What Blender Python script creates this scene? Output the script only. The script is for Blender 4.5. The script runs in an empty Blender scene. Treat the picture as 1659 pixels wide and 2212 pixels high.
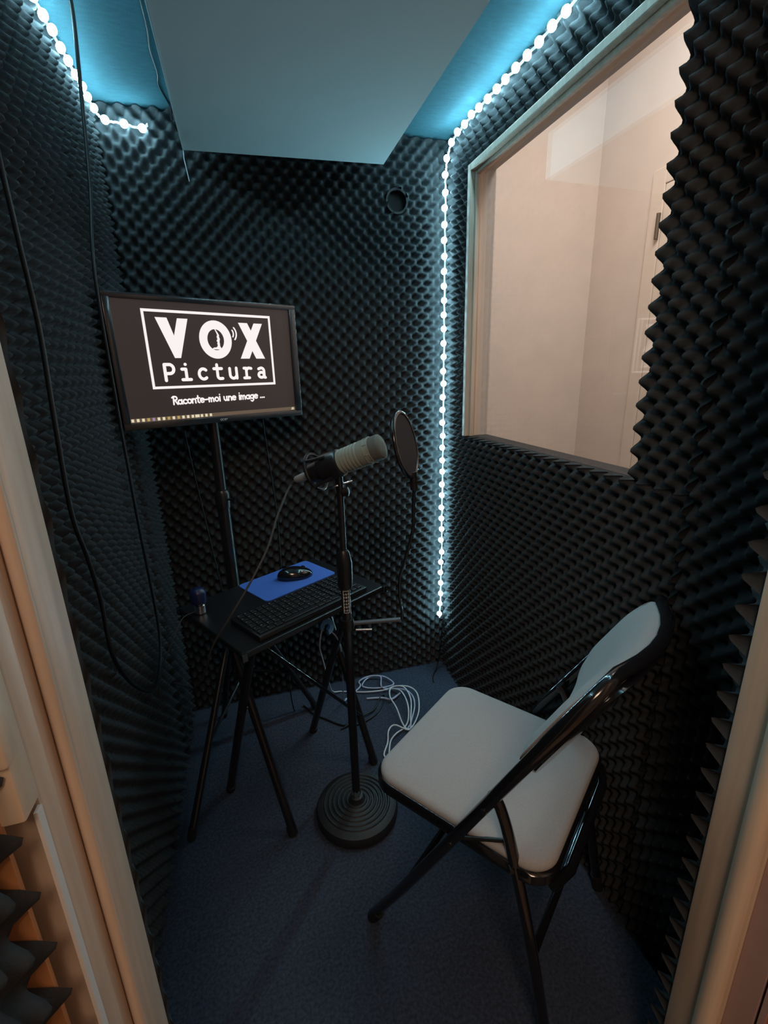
import bpy, bmesh, math, random
import numpy as np
from mathutils import Vector, Matrix

random.seed(4)
PI = math.pi
S = bpy.context.scene
COL = S.collection

# ------------------------------------------------------------------ camera
cam_data = bpy.data.cameras.new('camera')
cam = bpy.data.objects.new('camera', cam_data)
COL.objects.link(cam)
cam_data.sensor_fit = 'VERTICAL'
cam_data.sensor_height = 36.0
cam_data.lens = 16.403
cam_data.clip_start = 0.01
RIGHT = Vector((0.9601, -0.2784, -0.0255)).normalized()
FWD = Vector((0.2597, 0.9219, -0.2876)).normalized()
UP = RIGHT.cross(FWD).normalized()
RIGHT = FWD.cross(UP).normalized()
cam.matrix_world = Matrix(((RIGHT.x, UP.x, -FWD.x, 0.0),
                           (RIGHT.y, UP.y, -FWD.y, 0.0),
                           (RIGHT.z, UP.z, -FWD.z, 1.32),
                           (0, 0, 0, 1)))
S.camera = cam

# ------------------------------------------------------------------ world, exposure, large lamps
S.view_settings.view_transform = 'Standard'
S.view_settings.look = 'None'
S.view_settings.gamma = 1.0
S.view_settings.exposure = 0.0
S.view_settings.use_curve_mapping = False
S.cycles.use_denoising = True
S.cycles.max_bounces = 8
S.cycles.caustics_reflective = False
S.cycles.caustics_refractive = False
S.cycles.sample_clamp_indirect = 4.0
world = bpy.data.worlds.new('world')
S.world = world
world.use_nodes = True
world.node_tree.nodes['Background'].inputs[0].default_value = (0.9, 0.72, 0.58, 1)
world.node_tree.nodes['Background'].inputs[1].default_value = 0.03

LED_COLOR = (0.46, 0.86, 1.0)
LED_POWER = 85.0
HALL_POWER = 13.0
NEXT_ROOM_POWER = 36.0


def area_light(name, loc, target, size, power, color):
    d = bpy.data.lights.new(name, 'AREA')
    d.shape = 'RECTANGLE'
    d.size, d.size_y = size
    d.energy = power
    d.color = color
    o = bpy.data.objects.new(name, d)
    COL.objects.link(o)
    o.location = loc
    o.rotation_euler = (Vector(target) - Vector(loc)).to_track_quat('-Z', 'Y').to_euler()
    return o


# ceiling lamp of the hallway behind the camera, ceiling lamp of the room past the window
area_light('hallway_ceiling_lamp', (-0.12, -0.75, 2.35), (0.30, 0.6, 0.6), (0.5, 0.5), HALL_POWER, (1.0, 0.70, 0.50))
area_light('next_room_ceiling_lamp', (1.20, 1.15, 2.92), (1.25, 1.2, 0.0), (0.5, 0.9), NEXT_ROOM_POWER, (1.0, 0.91, 0.84))

# ------------------------------------------------------------------ materials
MATS = {}


def mat(name, color, rough=0.6, metal=0.0, spec=0.5, noise=None, bump=None, emit=None, sheen=0.0, coat=0.0):
    m = bpy.data.materials.new(name)
    m.use_nodes = True
    nt = m.node_tree
    b = nt.nodes['Principled BSDF']
    b.inputs['Base Color'].default_value = (*color, 1)
    b.inputs['Roughness'].default_value = rough
    b.inputs['Metallic'].default_value = metal
    b.inputs['Specular IOR Level'].default_value = spec
    b.inputs['Sheen Weight'].default_value = sheen
    b.inputs['Coat Weight'].default_value = coat
    tc = None
    if noise or bump:
        tc = nt.nodes.new('ShaderNodeTexCoord')
    if noise:
        scale, amount = noise[:2]
        stretch = noise[2] if len(noise) > 2 else (1, 1, 1)
        mp = nt.nodes.new('ShaderNodeMapping')
        mp.inputs['Scale'].default_value = stretch
        nt.links.new(tc.outputs['Object'], mp.inputs['Vector'])
        n = nt.nodes.new('ShaderNodeTexNoise')
        n.inputs['Scale'].default_value = scale
        n.inputs['Detail'].default_value = 6
        nt.links.new(mp.outputs['Vector'], n.inputs['Vector'])
        r = nt.nodes.new('ShaderNodeValToRGB')
        r.color_ramp.elements[0].position = 0.3
        r.color_ramp.elements[1].position = 0.7
        r.color_ramp.elements[0].color = (*[c * (1 - amount) for c in color], 1)
        r.color_ramp.elements[1].color = (*[min(1, c * (1 + amount)) for c in color], 1)
        nt.links.new(n.outputs['Fac'], r.inputs['Fac'])
        nt.links.new(r.outputs['Color'], b.inputs['Base Color'])
    if bump:
        scale, strength = bump
        n = nt.nodes.new('ShaderNodeTexNoise')
        n.inputs['Scale'].default_value = scale
        n.inputs['Detail'].default_value = 4
        nt.links.new(tc.outputs['Object'], n.inputs['Vector'])
        bp = nt.nodes.new('ShaderNodeBump')
        bp.inputs['Strength'].default_value = strength
        bp.inputs['Distance'].default_value = 0.002
        nt.links.new(n.outputs['Fac'], bp.inputs['Height'])
        nt.links.new(bp.outputs['Normal'], b.inputs['Normal'])
    if emit:
        b.inputs['Emission Color'].default_value = (*emit[0], 1)
        b.inputs['Emission Strength'].default_value = emit[1]
    MATS[name] = m
    return m


mat('foam_grey', (0.046, 0.051, 0.055), 0.95, spec=0.15, noise=(60, 0.12), bump=(600, 0.25))
mat('board', (0.03, 0.03, 0.032), 0.9)
mat('carpet', (0.050, 0.060, 0.086), 0.98, spec=0.1, noise=(140, 0.35), bump=(500, 0.7))
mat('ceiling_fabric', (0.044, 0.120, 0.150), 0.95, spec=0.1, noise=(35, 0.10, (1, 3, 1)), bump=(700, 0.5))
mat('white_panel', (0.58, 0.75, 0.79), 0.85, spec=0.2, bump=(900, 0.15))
mat('panel_edge', (0.75, 0.78, 0.78), 0.7)
mat('beige_wood', (0.70, 0.55, 0.43), 0.42, noise=(14, 0.12, (6, 6, 0.4)))
mat('pale_wood', (0.82, 0.66, 0.50), 0.38, noise=(12, 0.10, (6, 6, 0.4)))
mat('pink_paint', (0.58, 0.38, 0.33), 0.6, noise=(20, 0.05))
mat('orange_wood', (0.62, 0.27, 0.11), 0.45, noise=(12, 0.2, (5, 5, 0.5)))
mat('gap_light_white', (0.85, 0.83, 0.80), 0.4)  # bright white for the lit gap at the door hinge side
mat('dark_gap', (0.05, 0.05, 0.045), 0.7)
mat('beige_wall', (0.68, 0.61, 0.56), 0.8, noise=(8, 0.03))
mat('room_floor', (0.40, 0.28, 0.20), 0.6, noise=(5, 0.2))
mat('hall_floor', (0.55, 0.36, 0.24), 0.5, noise=(8, 0.2, (1, 6, 1)))
mat('door_paint', (0.70, 0.62, 0.55), 0.6)
mat('brass_dark', (0.16, 0.13, 0.10), 0.4, metal=0.8)
mat('black_plastic', (0.012, 0.012, 0.014), 0.35)
mat('matte_black', (0.012, 0.012, 0.013), 0.7)
mat('gloss_black', (0.010, 0.010, 0.012), 0.16, coat=0.5)
mat('black_metal', (0.014, 0.014, 0.016), 0.28, spec=0.7)
mat('bezel', (0.022, 0.025, 0.03), 0.25, coat=0.5)
mat('chrome', (0.75, 0.75, 0.77), 0.2, metal=1.0)
mat('cast_iron', (0.018, 0.019, 0.021), 0.55, bump=(300, 0.3))
mat('seat_fabric', (0.43, 0.42, 0.42), 0.85, spec=0.2, noise=(300, 0.06), bump=(900, 0.3), sheen=0.1)
mat('mic_body', (0.28, 0.31, 0.265), 0.5, spec=0.4)
mat('mic_grille', (0.16, 0.17, 0.15), 0.6, metal=0.3, bump=(1500, 0.8))
mat('connector_grey', (0.45, 0.45, 0.42), 0.4, metal=0.4)
mat('arm_grey', (0.12, 0.13, 0.15), 0.45, metal=0.3)
mat('mouse_pad_blue', (0.06, 0.17, 0.62), 0.8, noise=(200, 0.05))
mat('blue_plastic', (0.16, 0.48, 0.92), 0.4)
mat('navy_plastic', (0.012, 0.018, 0.07), 0.35)
mat('cable_pale', (0.50, 0.53, 0.68), 0.5)
mat('cable_white', (0.75, 0.76, 0.80), 0.5)
mat('cable_grey', (0.06, 0.06, 0.06), 0.5)
mat('cable_black', (0.008, 0.008, 0.009), 0.45)
mat('key_black', (0.016, 0.016, 0.018), 0.4)
mat('key_legend', (0.16, 0.16, 0.15), 0.6)
mat('sticker', (0.6, 0.6, 0.58), 0.5)
mat('mesh_black', (0.010, 0.010, 0.014), 0.8)
mat('rubber', (0.01, 0.01, 0.01), 0.8)
mat('thread', (0.6, 0.65, 0.68), 0.4)
mat('tape', (0.6, 0.66, 0.7), 0.5)
mat('led', (0.9, 0.95, 1.0), 0.4, emit=(LED_COLOR, LED_POWER))
mat('screen', (0.01, 0.01, 0.01), 0.35, emit=((1.0, 0.70, 0.64), 0.030))
mat('screen_white', (0.0, 0.0, 0.0), 0.5, emit=((1.0, 0.93, 0.92), 0.95))
mat('screen_bar', (0.0, 0.0, 0.0), 0.5, emit=((0.9, 0.62, 0.42), 0.14))
mat('screen_icon', (0.0, 0.0, 0.0), 0.5, emit=((1.0, 0.88, 0.6), 0.75))
mat('screen_icon_lilac', (0.0, 0.0, 0.0), 0.5, emit=((0.7, 0.5, 0.8), 0.45))
mat('screen_icon_amber', (0.0, 0.0, 0.0), 0.5, emit=((0.9, 0.65, 0.2), 0.5))
mat('logo_grey', (0.7, 0.7, 0.72), 0.5)

# thin window glass: mostly see-through, mirror-like at grazing angles
g = bpy.data.materials.new('window_glass')
g.use_nodes = True
nt = g.node_tree
nt.nodes.clear()
out = nt.nodes.new('ShaderNodeOutputMaterial')
mx = nt.nodes.new('ShaderNodeMixShader')
tr = nt.nodes.new('ShaderNodeBsdfTransparent')
tr.inputs[0].default_value = (0.96, 0.96, 0.95, 1)
gl = nt.nodes.new('ShaderNodeBsdfGlossy')
gl.inputs['Roughness'].default_value = 0.01
fr = nt.nodes.new('ShaderNodeFresnel')
geo = nt.nodes.new('ShaderNodeNewGeometry')
ior = nt.nodes.new('ShaderNodeMapRange')      # same reflection from either face of the thin pane
ior.inputs['To Min'].default_value = 1.52
ior.inputs['To Max'].default_value = 1 / 1.52
nt.links.new(geo.outputs['Backfacing'], ior.inputs['Value'])
nt.links.new(ior.outputs['Result'], fr.inputs['IOR'])
dbl = nt.nodes.new('ShaderNodeMath')
dbl.operation = 'MULTIPLY'
dbl.inputs[1].default_value = 1.8
dbl.use_clamp = True
nt.links.new(fr.outputs[0], dbl.inputs[0])
nt.links.new(dbl.outputs[0], mx.inputs[0])
nt.links.new(tr.outputs[0], mx.inputs[1])
nt.links.new(gl.outputs[0], mx.inputs[2])
nt.links.new(mx.outputs[0], out.inputs[0])
MATS['window_glass'] = g


# ------------------------------------------------------------------ helpers
def link(name, me, m, parent=None, smooth=False):
    if smooth:
        for p in me.polygons:
            p.use_smooth = True
    o = bpy.data.objects.new(name, me)
    COL.objects.link(o)
    if m:
        me.materials.append(MATS[m])
    if parent is not None:
        o.parent = parent
        bpy.context.view_layer.update()
        o.matrix_parent_inverse = parent.matrix_world.inverted()
    return o


def obj(name, bm, m, parent=None, smooth=False, sharp=None):
    bmesh.ops.recalc_face_normals(bm, faces=bm.faces[:])
    me = bpy.data.meshes.new(name)
    bm.to_mesh(me)
    bm.free()
    o = link(name, me, m, parent, smooth)
    if smooth and sharp is not None:
        try:
            me.set_sharp_from_angle(angle=math.radians(sharp))
        except Exception:
            pass
    return o


def thing(name, label, cat, loc=(0, 0, 0), rotz=0.0, group=None):
    o = bpy.data.objects.new(name, None)
    o.empty_display_size = 0.05
    COL.objects.link(o)
    o.location = loc
    o.rotation_euler = (0, 0, rotz)
    bpy.context.view_layer.update()
    return tag(o, label, cat, group)


def tag(o, label, cat, group=None):
    o['label'] = label
    o['category'] = cat
    if group:
        o['group'] = group
    return o


def struct(o):
    o['kind'] = 'structure'
    return o


def add_box(bm, lo, hi, bevel=0.0, mtx=None):
    lo, hi = Vector(lo), Vector(hi)
    r = bmesh.ops.create_cube(bm, size=1.0)
    vs = r['verts']
    c, s = (lo + hi) / 2, hi - lo
    for v in vs:
        v.co = Vector((v.co.x * s.x, v.co.y * s.y, v.co.z * s.z)) + c
    if bevel > 0:
        es = list({e for v in vs for e in v.link_edges})
        b = bmesh.ops.bevel(bm, geom=es, offset=bevel, segments=2, affect='EDGES', profile=0.5)
        vs = list({v for f in b['faces'] for v in f.verts} | {v for v in vs if v.is_valid})
    if mtx is not None:
        for v in vs:
            v.co = mtx @ v.co
    return vs


def box(name, lo, hi, m, parent=None, bevel=0.0, mtx=None):
    bm = bmesh.new()
    add_box(bm, lo, hi, bevel, mtx)
    return obj(name, bm, m, parent)


def spline(pts, n=8, closed=False):
    P = [Vector(p) for p in pts]
    if len(P) < 3:
        return P
    outp = []
    N = len(P)
    rng = N if closed else N - 1
    for i in range(rng):
        p1, p2 = P[i], P[(i + 1) % N]
        p0 = P[(i - 1) % N] if (closed or i > 0) else p1 * 2 - p2
        p3 = P[(i + 2) % N] if (closed or i + 2 < N) else p2 * 2 - p1
        for k in range(n):
            t = k / n
            outp.append(0.5 * ((2 * p1) + (p2 - p0) * t + (2 * p0 - 5 * p1 + 4 * p2 - p3) * t * t + (3 * p1 - p0 - 3 * p2 + p3) * t ** 3))
    if not closed:
        outp.append(P[-1])
    return outp


def add_tube(bm, pts, r, seg=10, closed=False, caps=True, flat=None):
    """sweep a round section along pts; r a number or a list"""
    P = [Vector(p) for p in pts]
    N = len(P)
    rings = []
    nrm = None
    for i in range(N):
        if closed:
            t = P[(i + 1) % N] - P[(i - 1) % N]
        else:
            t = P[min(i + 1, N - 1)] - P[max(i - 1, 0)]
        if t.length < 1e-9:
            t = Vector((0, 0, 1))
        t.normalize()
        if nrm is None:
            a = Vector((0, 0, 1)) if abs(t.z) < 0.9 else Vector((1, 0, 0))
            nrm = (a - t * a.dot(t)).normalized()
        else:
            nrm = nrm - t * nrm.dot(t)
            if nrm.length < 1e-6:
                nrm = t.orthogonal()
            nrm.normalize()
        bn = t.cross(nrm)
        rr = r[i] if isinstance(r, (list, tuple)) else r
        fl = flat or 1.0
        rings.append([bm.verts.new(P[i] + nrm * math.cos(2 * PI * k / seg) * rr * fl + bn * math.sin(2 * PI * k / seg) * rr) for k in range(seg)])
    for i in range(N if closed else N - 1):
        a, b = rings[i], rings[(i + 1) % N]
        for k in range(seg):
            bm.faces.new((a[k], a[(k + 1) % seg], b[(k + 1) % seg], b[k]))
    if caps and not closed:
        bm.faces.new(rings[0][::-1])
        bm.faces.new(rings[-1])


def tube(name, pts, r, m, parent=None, seg=10, closed=False, flat=None):
    bm = bmesh.new()
    add_tube(bm, pts, r, seg, closed, True, flat)
    return obj(name, bm, m, parent, smooth=True, sharp=50)


def add_lathe(bm, prof, mtx=None, seg=32):
    """prof: list of (radius, height) about local z"""
    rings = []
    for (r, z) in prof:
        ring = []
        for k in range(seg):
            a = 2 * PI * k / seg
            v = Vector((r * math.cos(a), r * math.sin(a), z))
            ring.append(bm.verts.new(mtx @ v if mtx is not None else v))
        rings.append(ring)
    for a, b in zip(rings[:-1], rings[1:]):
        for k in range(seg):
            bm.faces.new((a[k], a[(k + 1) % seg], b[(k + 1) % seg], b[k]))
    bm.faces.new(rings[0][::-1])
    bm.faces.new(rings[-1])


def lathe(name, prof, m, parent=None, mtx=None, seg=32, sharp=35):
    bm = bmesh.new()
    add_lathe(bm, prof, mtx, seg)
    return obj(name, bm, m, parent, smooth=True, sharp=sharp)


def frame_mtx(origin, zdir, xhint=(0, 0, 1)):
    z = Vector(zdir).normalized()
    x = Vector(xhint)
    x = (x - z * x.dot(z)).normalized()
    y = z.cross(x)
    o = Vector(origin)
    return Matrix(((x.x, y.x, z.x, o.x), (x.y, y.y, z.y, o.y), (x.z, y.z, z.z, o.z), (0, 0, 0, 1)))


# ------------------------------------------------------------------ convoluted foam
PITCH = 0.046
AMP = 0.0185


def foam(name, parent, origin, u, v, n, u0, u1, v0, v1, hole=None, phase=(0.0, 0.0), warp=0.0):
    """egg-crate foam sheet with its mean plane through origin, spanned by u and v, peaks towards n"""
    step = PITCH / 8
    nu, nv = max(2, int(round((u1 - u0) / step))), max(2, int(round((v1 - v0) / step)))
    us, vs = np.linspace(u0, u1, nu + 1), np.linspace(v0, v1, nv + 1)
    U, V = np.meshgrid(us, vs, indexing='ij')
    wu = U + warp * np.sin(V * 3.1 + 0.4) + phase[0]
    wv = V + warp * np.sin(U * 2.7 + 1.1) + phase[1]
    c = np.cos(2 * PI * wu / PITCH) * np.cos(2 * PI * wv / PITCH)
    H = AMP * (c + 0.18 * c * np.abs(c)) / 1.18
    O, u_, v_, n_ = (np.array(a, float) for a in (origin, u, v, n))
    P = O + U[..., None] * u_ + V[..., None] * v_ + H[..., None] * n_
    idx = np.arange((nu + 1) * (nv + 1)).reshape(nu + 1, nv + 1)
    F = np.stack([idx[:-1, :-1], idx[1:, :-1], idx[1:, 1:], idx[:-1, 1:]], -1)
    if hole:
        cu, cv, cr = hole
        mu, mv = (us[:-1] + us[1:]) / 2, (vs[:-1] + vs[1:]) / 2
        keep = (mu[:, None] - cu) ** 2 + (mv[None, :] - cv) ** 2 > cr * cr
        F = F[keep]
    F = F.reshape(-1, 4)
    verts = P.reshape(-1, 3)
    # cut edges down to the board
    border = np.concatenate([idx[:, 0], idx[-1, 1:], idx[::-1, -1][1:], idx[0, ::-1][1:-1]])
    ub, vb = U.reshape(-1)[border], V.reshape(-1)[border]
    base = O + ub[:, None] * u_ + vb[:, None] * v_ - 0.028 * n_
    nb = len(border)
    off = len(verts)
    bi = np.arange(nb) + off
    S_ = np.stack([border, np.roll(border, -1), np.roll(bi, -1), bi], -1)
    verts = np.concatenate([verts, base])
    F = np.concatenate([F, S_])
    if np.dot(np.cross(u_, v_), n_) < 0:
        F = F[:, ::-1]
    me = bpy.data.meshes.new(name)
    me.from_pydata(verts.tolist(), [], F.tolist())
    me.update()
    return link(name, me, 'foam_grey', parent, smooth=True)


XL, XR, YB, ZC = -0.343, 0.772, 1.783, 2.087
FY = 0.385           # room side of the front wall
X, Y, Z = (1, 0, 0), (0, 1, 0), (0, 0, 1)

# ------------------------------------------------------------------ the booth shell
struct(box('floor', (-0.42, 0.2, -0.05), (0.86, 1.87, 0.0), 'carpet'))
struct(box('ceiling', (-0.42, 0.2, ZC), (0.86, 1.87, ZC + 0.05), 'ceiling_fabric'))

wl = struct(box('wall_left', (XL - 0.08, 0.2, 0.0), (XL - 0.026, 1.87, ZC), 'board'))
foam('acoustic_foam', wl, (XL, 0, 0), Y, Z, X, FY, YB + 0.0, 0.004, ZC - 0.004, warp=0.006)

wb = struct(box('wall_back', (XL - 0.026, YB + 0.026, 0.0), (XR + 0.026, YB + 0.087, ZC), 'board'))
VENT = (0.578, 1.889)
foam('acoustic_foam', wb, (0, YB, 0), X, Z, (0, -1, 0), XL + 0.0, XR - 0.0, 0.004, ZC - 0.004, hole=(VENT[0], VENT[1], 0.040), phase=(0.01, 0), warp=0.008)

# window opening in the right wall
WY0, WY1, WZ0, WZ1 = 0.79, 1.60, 1.085, 1.945
wr = bmesh.new()
for lo, hi in (((XR + 0.026, 0.2, 0), (XR + 0.087, 1.87, WZ0)),
               ((XR + 0.026, 0.2, WZ1), (XR + 0.087, 1.87, ZC)),
               ((XR + 0.034, 0.2, WZ0), (XR + 0.087, WY0 - 0.03, WZ1)),
               ((XR + 0.026, WY1, WZ0), (XR + 0.087, 1.87, WZ1))):
    add_box(wr, lo, hi)
wr = struct(obj('wall_right', wr, 'board'))
NX = (-1, 0, 0)
SEAM = 0.645
foam('acoustic_foam', wr, (XR, 0, 0), Y, Z, NX, SEAM, YB, 0.004, WZ0, warp=0.003)
foam('acoustic_foam', wr, (XR, 0, 0), Y, Z, NX, FY, SEAM - 0.004, 0.004, ZC - 0.004, phase=(0.013, 0.011), warp=0.003)
foam('acoustic_foam', wr, (XR, 0, 0), Y, Z, NX, SEAM, WY0, WZ0, ZC - 0.004, warp=0.003)
foam('acoustic_foam', wr, (XR, 0, 0), Y, Z, NX, WY0, YB, WZ1, ZC - 0.004, warp=0.003)
foam('acoustic_foam', wr, (XR, 0, 0), Y, Z, NX, WY1, YB, WZ0, WZ1, warp=0.003)

# front wall with the doorway the picture is taken through
DL, DR, DTOP = -0.149, 0.607, 2.02
wf = bmesh.new()
add_box(wf, (XL - 0.026, 0.25, 0), (DL - 0.035, FY - 0.026, ZC))
add_box(wf, (DR + 0.035, 0.25, 0), (XR + 0.026, FY - 0.026, ZC))
add_box(wf, (DL - 0.035, 0.25, DTOP + 0.03), (DR + 0.035, FY - 0.026, ZC))
wf = struct(obj('wall_front', wf, 'board'))
foam('acoustic_foam', wf, (0, FY + 0.008, 0), X, Z, Y, XL, DL - 0.002, 0.004, ZC - 0.004)
foam('acoustic_foam', wf, (0, FY + 0.016, 0), X, Z, Y, DR + 0.004, XR, 0.004, ZC - 0.004, phase=(-DR - 0.004, 0.01))


def door_post(name, boxes, beads, m):
    bm = bmesh.new()
    for lo, hi, bv in boxes:
        add_box(bm, lo, hi, bv)
    for (x, y, r) in beads:
        add_tube(bm, [(x, y, 0.0), (x, y, DTOP)], r, 14)
    return obj(name, bm, m, None, smooth=True, sharp=40)


post_l = struct(door_post('trim_1',
    [((DL - 0.034, 0.332, 0), (DL, 0.382, DTOP), 0.004),
     ((DL - 0.034, 0.294, 0), (DL - 0.008, 0.332, DTOP), 0.003)],
    [(DL - 0.003, 0.331, 0.0045)], 'beige_wood'))
strip = box('gap_light_strip', (DL - 0.0090, 0.2855, 0), (DL - 0.0065, 0.2925, 1.055), 'gap_light_white', post_l)  # white colour stands in for hall light showing through the door gap
strip['label'] = 'white strip painted as the light in the gap beside the door post'
bm = bmesh.new()
add_box(bm, (DL - 0.020, 0.272, 1.062), (DL - 0.006, 0.2925, 1.30), 0.002)
add_box(bm, (DL - 0.020, 0.268, 1.105), (DL - 0.004, 0.284, 1.17), 0.003)
obj('hinge', bm, 'pale_wood', post_l, smooth=True, sharp=40)

post_r = struct(door_post('trim_2',
    [((DR, 0.345, 0), (DR + 0.034, 0.388, DTOP), 0.004),
     ((DR + 0.004, 0.312, 0), (DR + 0.034, 0.345, DTOP), 0.003)],
    [(DR + 0.001, 0.330, 0.0145)], 'pale_wood'))
outer = bmesh.new()
add_box(outer, (DR + 0.008, 0.276, 0), (DR + 0.034, 0.312, DTOP), 0.001)
outer = obj('outer_lining', outer, 'pink_paint', post_r)
outer['label'] = 'dull pink painted lining outside the post'
box('gap_shade', (DR + 0.012, 0.272, 0), (DR + 0.03, 0.276, DTOP), 'dark_gap', post_r)  # dark strip stands in for the shaded gap beside the lining
box('outer_edge', (DR + 0.007, 0.264, 0), (DR + 0.034, 0.272, DTOP), 'pink_paint', post_r)
ot = box('outer_trim', (DR + 0.009, 0.18, 0), (DR + 0.034, 0.264, DTOP), 'orange_wood', post_r)
ot['label'] = 'orange wood board outside the post'
struct(box('trim_3', (DL - 0.034, 0.30, DTOP), (DR + 0.034, 0.388, DTOP + 0.03), 'beige_wood'))

# the open door, folded back along the left of the doorway, its foam facing the opening
door = struct(box('door_1', (-0.262, -0.46, 0.02), (-0.204, 0.268, 2.0), 'orange_wood', bevel=0.002))
foam('acoustic_foam', door, (-0.1755, 0, 0), Y, Z, X, -0.43, 0.270, 0.03, 1.98, phase=(-0.270, 0.006))
box('door_edge', (-0.262, 0.2705, 0.02), (-0.168, 0.2745, 2.0), 'orange_wood', door)

# ------------------------------------------------------------------ window, and the room past it
win = bmesh.new()
fx0, fx1 = XR - 0.012, XR + 0.030
add_box(win, (fx0, WY1 - 0.020, WZ0), (fx1, WY1, WZ1), 0.002)
add_box(win, (fx0, WY0, WZ1 - 0.020), (fx1, WY1 - 0.020, WZ1), 0.002)
add_box(win, (XR + 0.028, WY0 - 0.030, WZ0), (XR + 0.034, WY0 - 0.012, WZ1 - 0.020), 0.001)
win = struct(obj('window_1', win, 'beige_wood'))
bm = bmesh.new()
for lo, hi in (((XR + 0.004, WY1 - 0.032, WZ0), (XR + 0.018, WY1 - 0.020, WZ1 - 0.02)),
               ((XR + 0.004, WY0 + 0.018, WZ1 - 0.032), (XR + 0.018, WY1 - 0.032, WZ1 - 0.02))):
    add_box(bm, lo, hi, 0.002)
obj('glazing_bead', bm, 'beige_wood', win)
for gx in (XR + 0.020, XR + 0.029):
    bm = bmesh.new()
    q = [bm.verts.new(p) for p in ((gx, WY0 - 0.012, WZ0), (gx, WY1 - 0.01, WZ0), (gx, WY1 - 0.01, WZ1 - 0.01), (gx, WY0 - 0.012, WZ1 - 0.01))]
    bm.faces.new(q)
    obj('glass_pane', bm, 'window_glass', win)
# plain lining of the opening on the far side of the glass
bm = bmesh.new()
add_box(bm, (XR + 0.030, WY1 - 0.004, WZ0), (0.86, WY1 + 0.012, WZ1))
add_box(bm, (XR + 0.030, WY0, WZ1 - 0.004), (0.86, WY1, WZ1 + 0.012))
obj('reveal', bm, 'beige_wall', win)

RX, RY = 1.90, 2.41
struct(box('wall_next_room_far', (0.86, RY, 0), (RX + 0.06, RY + 0.06, 3.0), 'beige_wall'))
struct(box('wall_next_room_side', (RX, -0.3, 0), (RX + 0.06, RY, 3.0), 'beige_wall'))
struct(box('wall_next_room_near', (0.86, -0.36, 0), (RX + 0.06, -0.3, 3.0), 'beige_wall'))
struct(box('wall_next_room_above', (0.86, -0.3, 2.14), (0.92, 1.87, 3.0), 'beige_wall'))
struct(box('wall_next_room_booth', (0.86, 1.87, 0), (0.92, RY, 3.0), 'beige_wall'))
struct(box('floor_next_room', (0.86, -0.36, -0.05), (RX + 0.06, RY + 0.06, 0.0), 'room_floor'))
struct(box('ceiling_next_room', (0.86, -0.36, 3.0), (RX + 0.06, RY + 0.06, 3.05), 'beige_wall'))
d2 = struct(box('door_2', (RX - 0.010, 1.143, 0.0), (RX, 1.951, 2.087), 'door_paint', bevel=0.003))
bm = bmesh.new()
add_box(bm, (RX - 0.012, 1.955, 0), (RX, 2.03, 2.16), 0.003)
add_box(bm, (RX - 0.012, 1.06, 0), (RX, 1.14, 2.16), 0.003)
add_box(bm, (RX - 0.012, 1.14, 2.09), (RX, 1.955, 2.16), 0.003)
obj('door_frame', bm, 'door_paint', d2)
bm = bmesh.new()
add_tube(bm, [(RX - 0.020, 1.962, 1.87), (RX - 0.020, 1.962, 1.975)], 0.009, 12)
obj('hinge', bm, 'brass_dark', d2, smooth=True, sharp=40)['label'] = 'dark metal hinge of the pale door past the window'

# hallway floor behind the camera; unseen walls and ceiling added for soft bounce
struct(box('floor_hallway', (-1.2, -1.6, -0.05), (0.86, 0.2, 0.0), 'hall_floor'))
struct(box('wall_hallway_rear', (-1.26, -1.66, 0), (0.92, -1.6, 2.5), 'beige_wall'))
struct(box('wall_hallway_left', (-1.26, -1.6, 0), (-1.2, 0.26, 2.5), 'beige_wall'))
struct(box('wall_hallway_right', (0.80, -1.6, 0), (0.86, 0.18, 2.5), 'beige_wall'))
struct(box('wall_hallway_front', (-1.2, 0.2, 0), (-0.42, 0.26, 2.5), 'beige_wall'))
struct(box('ceiling_hallway', (-1.26, -1.66, 2.5), (0.92, 0.2, 2.55), 'beige_wall'))

# vent through the back wall
vent = thing('vent_port', 'round black vent hole in the foam high on the back wall', 'vent', (VENT[0], YB + 0.026, VENT[1]))
mt = frame_mtx((VENT[0], YB - 0.006, VENT[1]), (0, 1, 0))
bm = bmesh.new()
prof = [(0.0405, 0.0), (0.0405, 0.031), (0.034, 0.031), (0.034, 0.0)]
seg = 32
rings = []
for r, z in prof:
    rings.append([bm.verts.new(mt @ Vector((r * math.cos(2 * PI * k / seg), r * math.sin(2 * PI * k / seg), z))) for k in range(seg)])
for i in range(4):
    a, b = rings[i], rings[(i + 1) % 4]
    for k in range(seg):
        bm.faces.new((a[k], a[(k + 1) % seg], b[(k + 1) % seg], b[k]))
obj('pipe', bm, 'matte_black', vent, smooth=True, sharp=40)
lathe('backing', [(0.034, 0.028), (0.034, 0.031)], 'rubber', vent, mt)  # black disc painted in as the dark depth of the hole

# ------------------------------------------------------------------ boxed ceiling panel
pan = thing('ceiling_panel', 'large pale boxed rectangular panel fixed under the middle of the blue ceiling', 'acoustic panel', (0.202, 1.1, 1.95))
bm = bmesh.new()
PA = [(-0.098, 1.690), (0.497, 1.662), (0.490, 0.48), (-0.090, 0.49)]
lo = [bm.verts.new((x, y, 1.950)) for x, y in PA]
hi = [bm.verts.new((x, y, ZC - 0.001)) for x, y in PA]
bm.faces.new(lo[::-1]); bm.faces.new(hi)
for i in range(4):
    bm.faces.new((lo[i], lo[(i + 1) % 4], hi[(i + 1) % 4], hi[i]))
obj('board', bm, 'white_panel', pan)
tr_ = [(-0.101, 1.693, 1.955), (-0.100, 1.695, 1.93), (-0.093, 1.70, 1.875)]
tube('loose_thread', [(-0.0945, 0.8, 1.9485), (-0.099, 1.688, 1.9485)] + tr_[1:], 0.0012, 'thread', pan, 6)['label'] = 'pale loose thread trailing off the panel edge'

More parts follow.
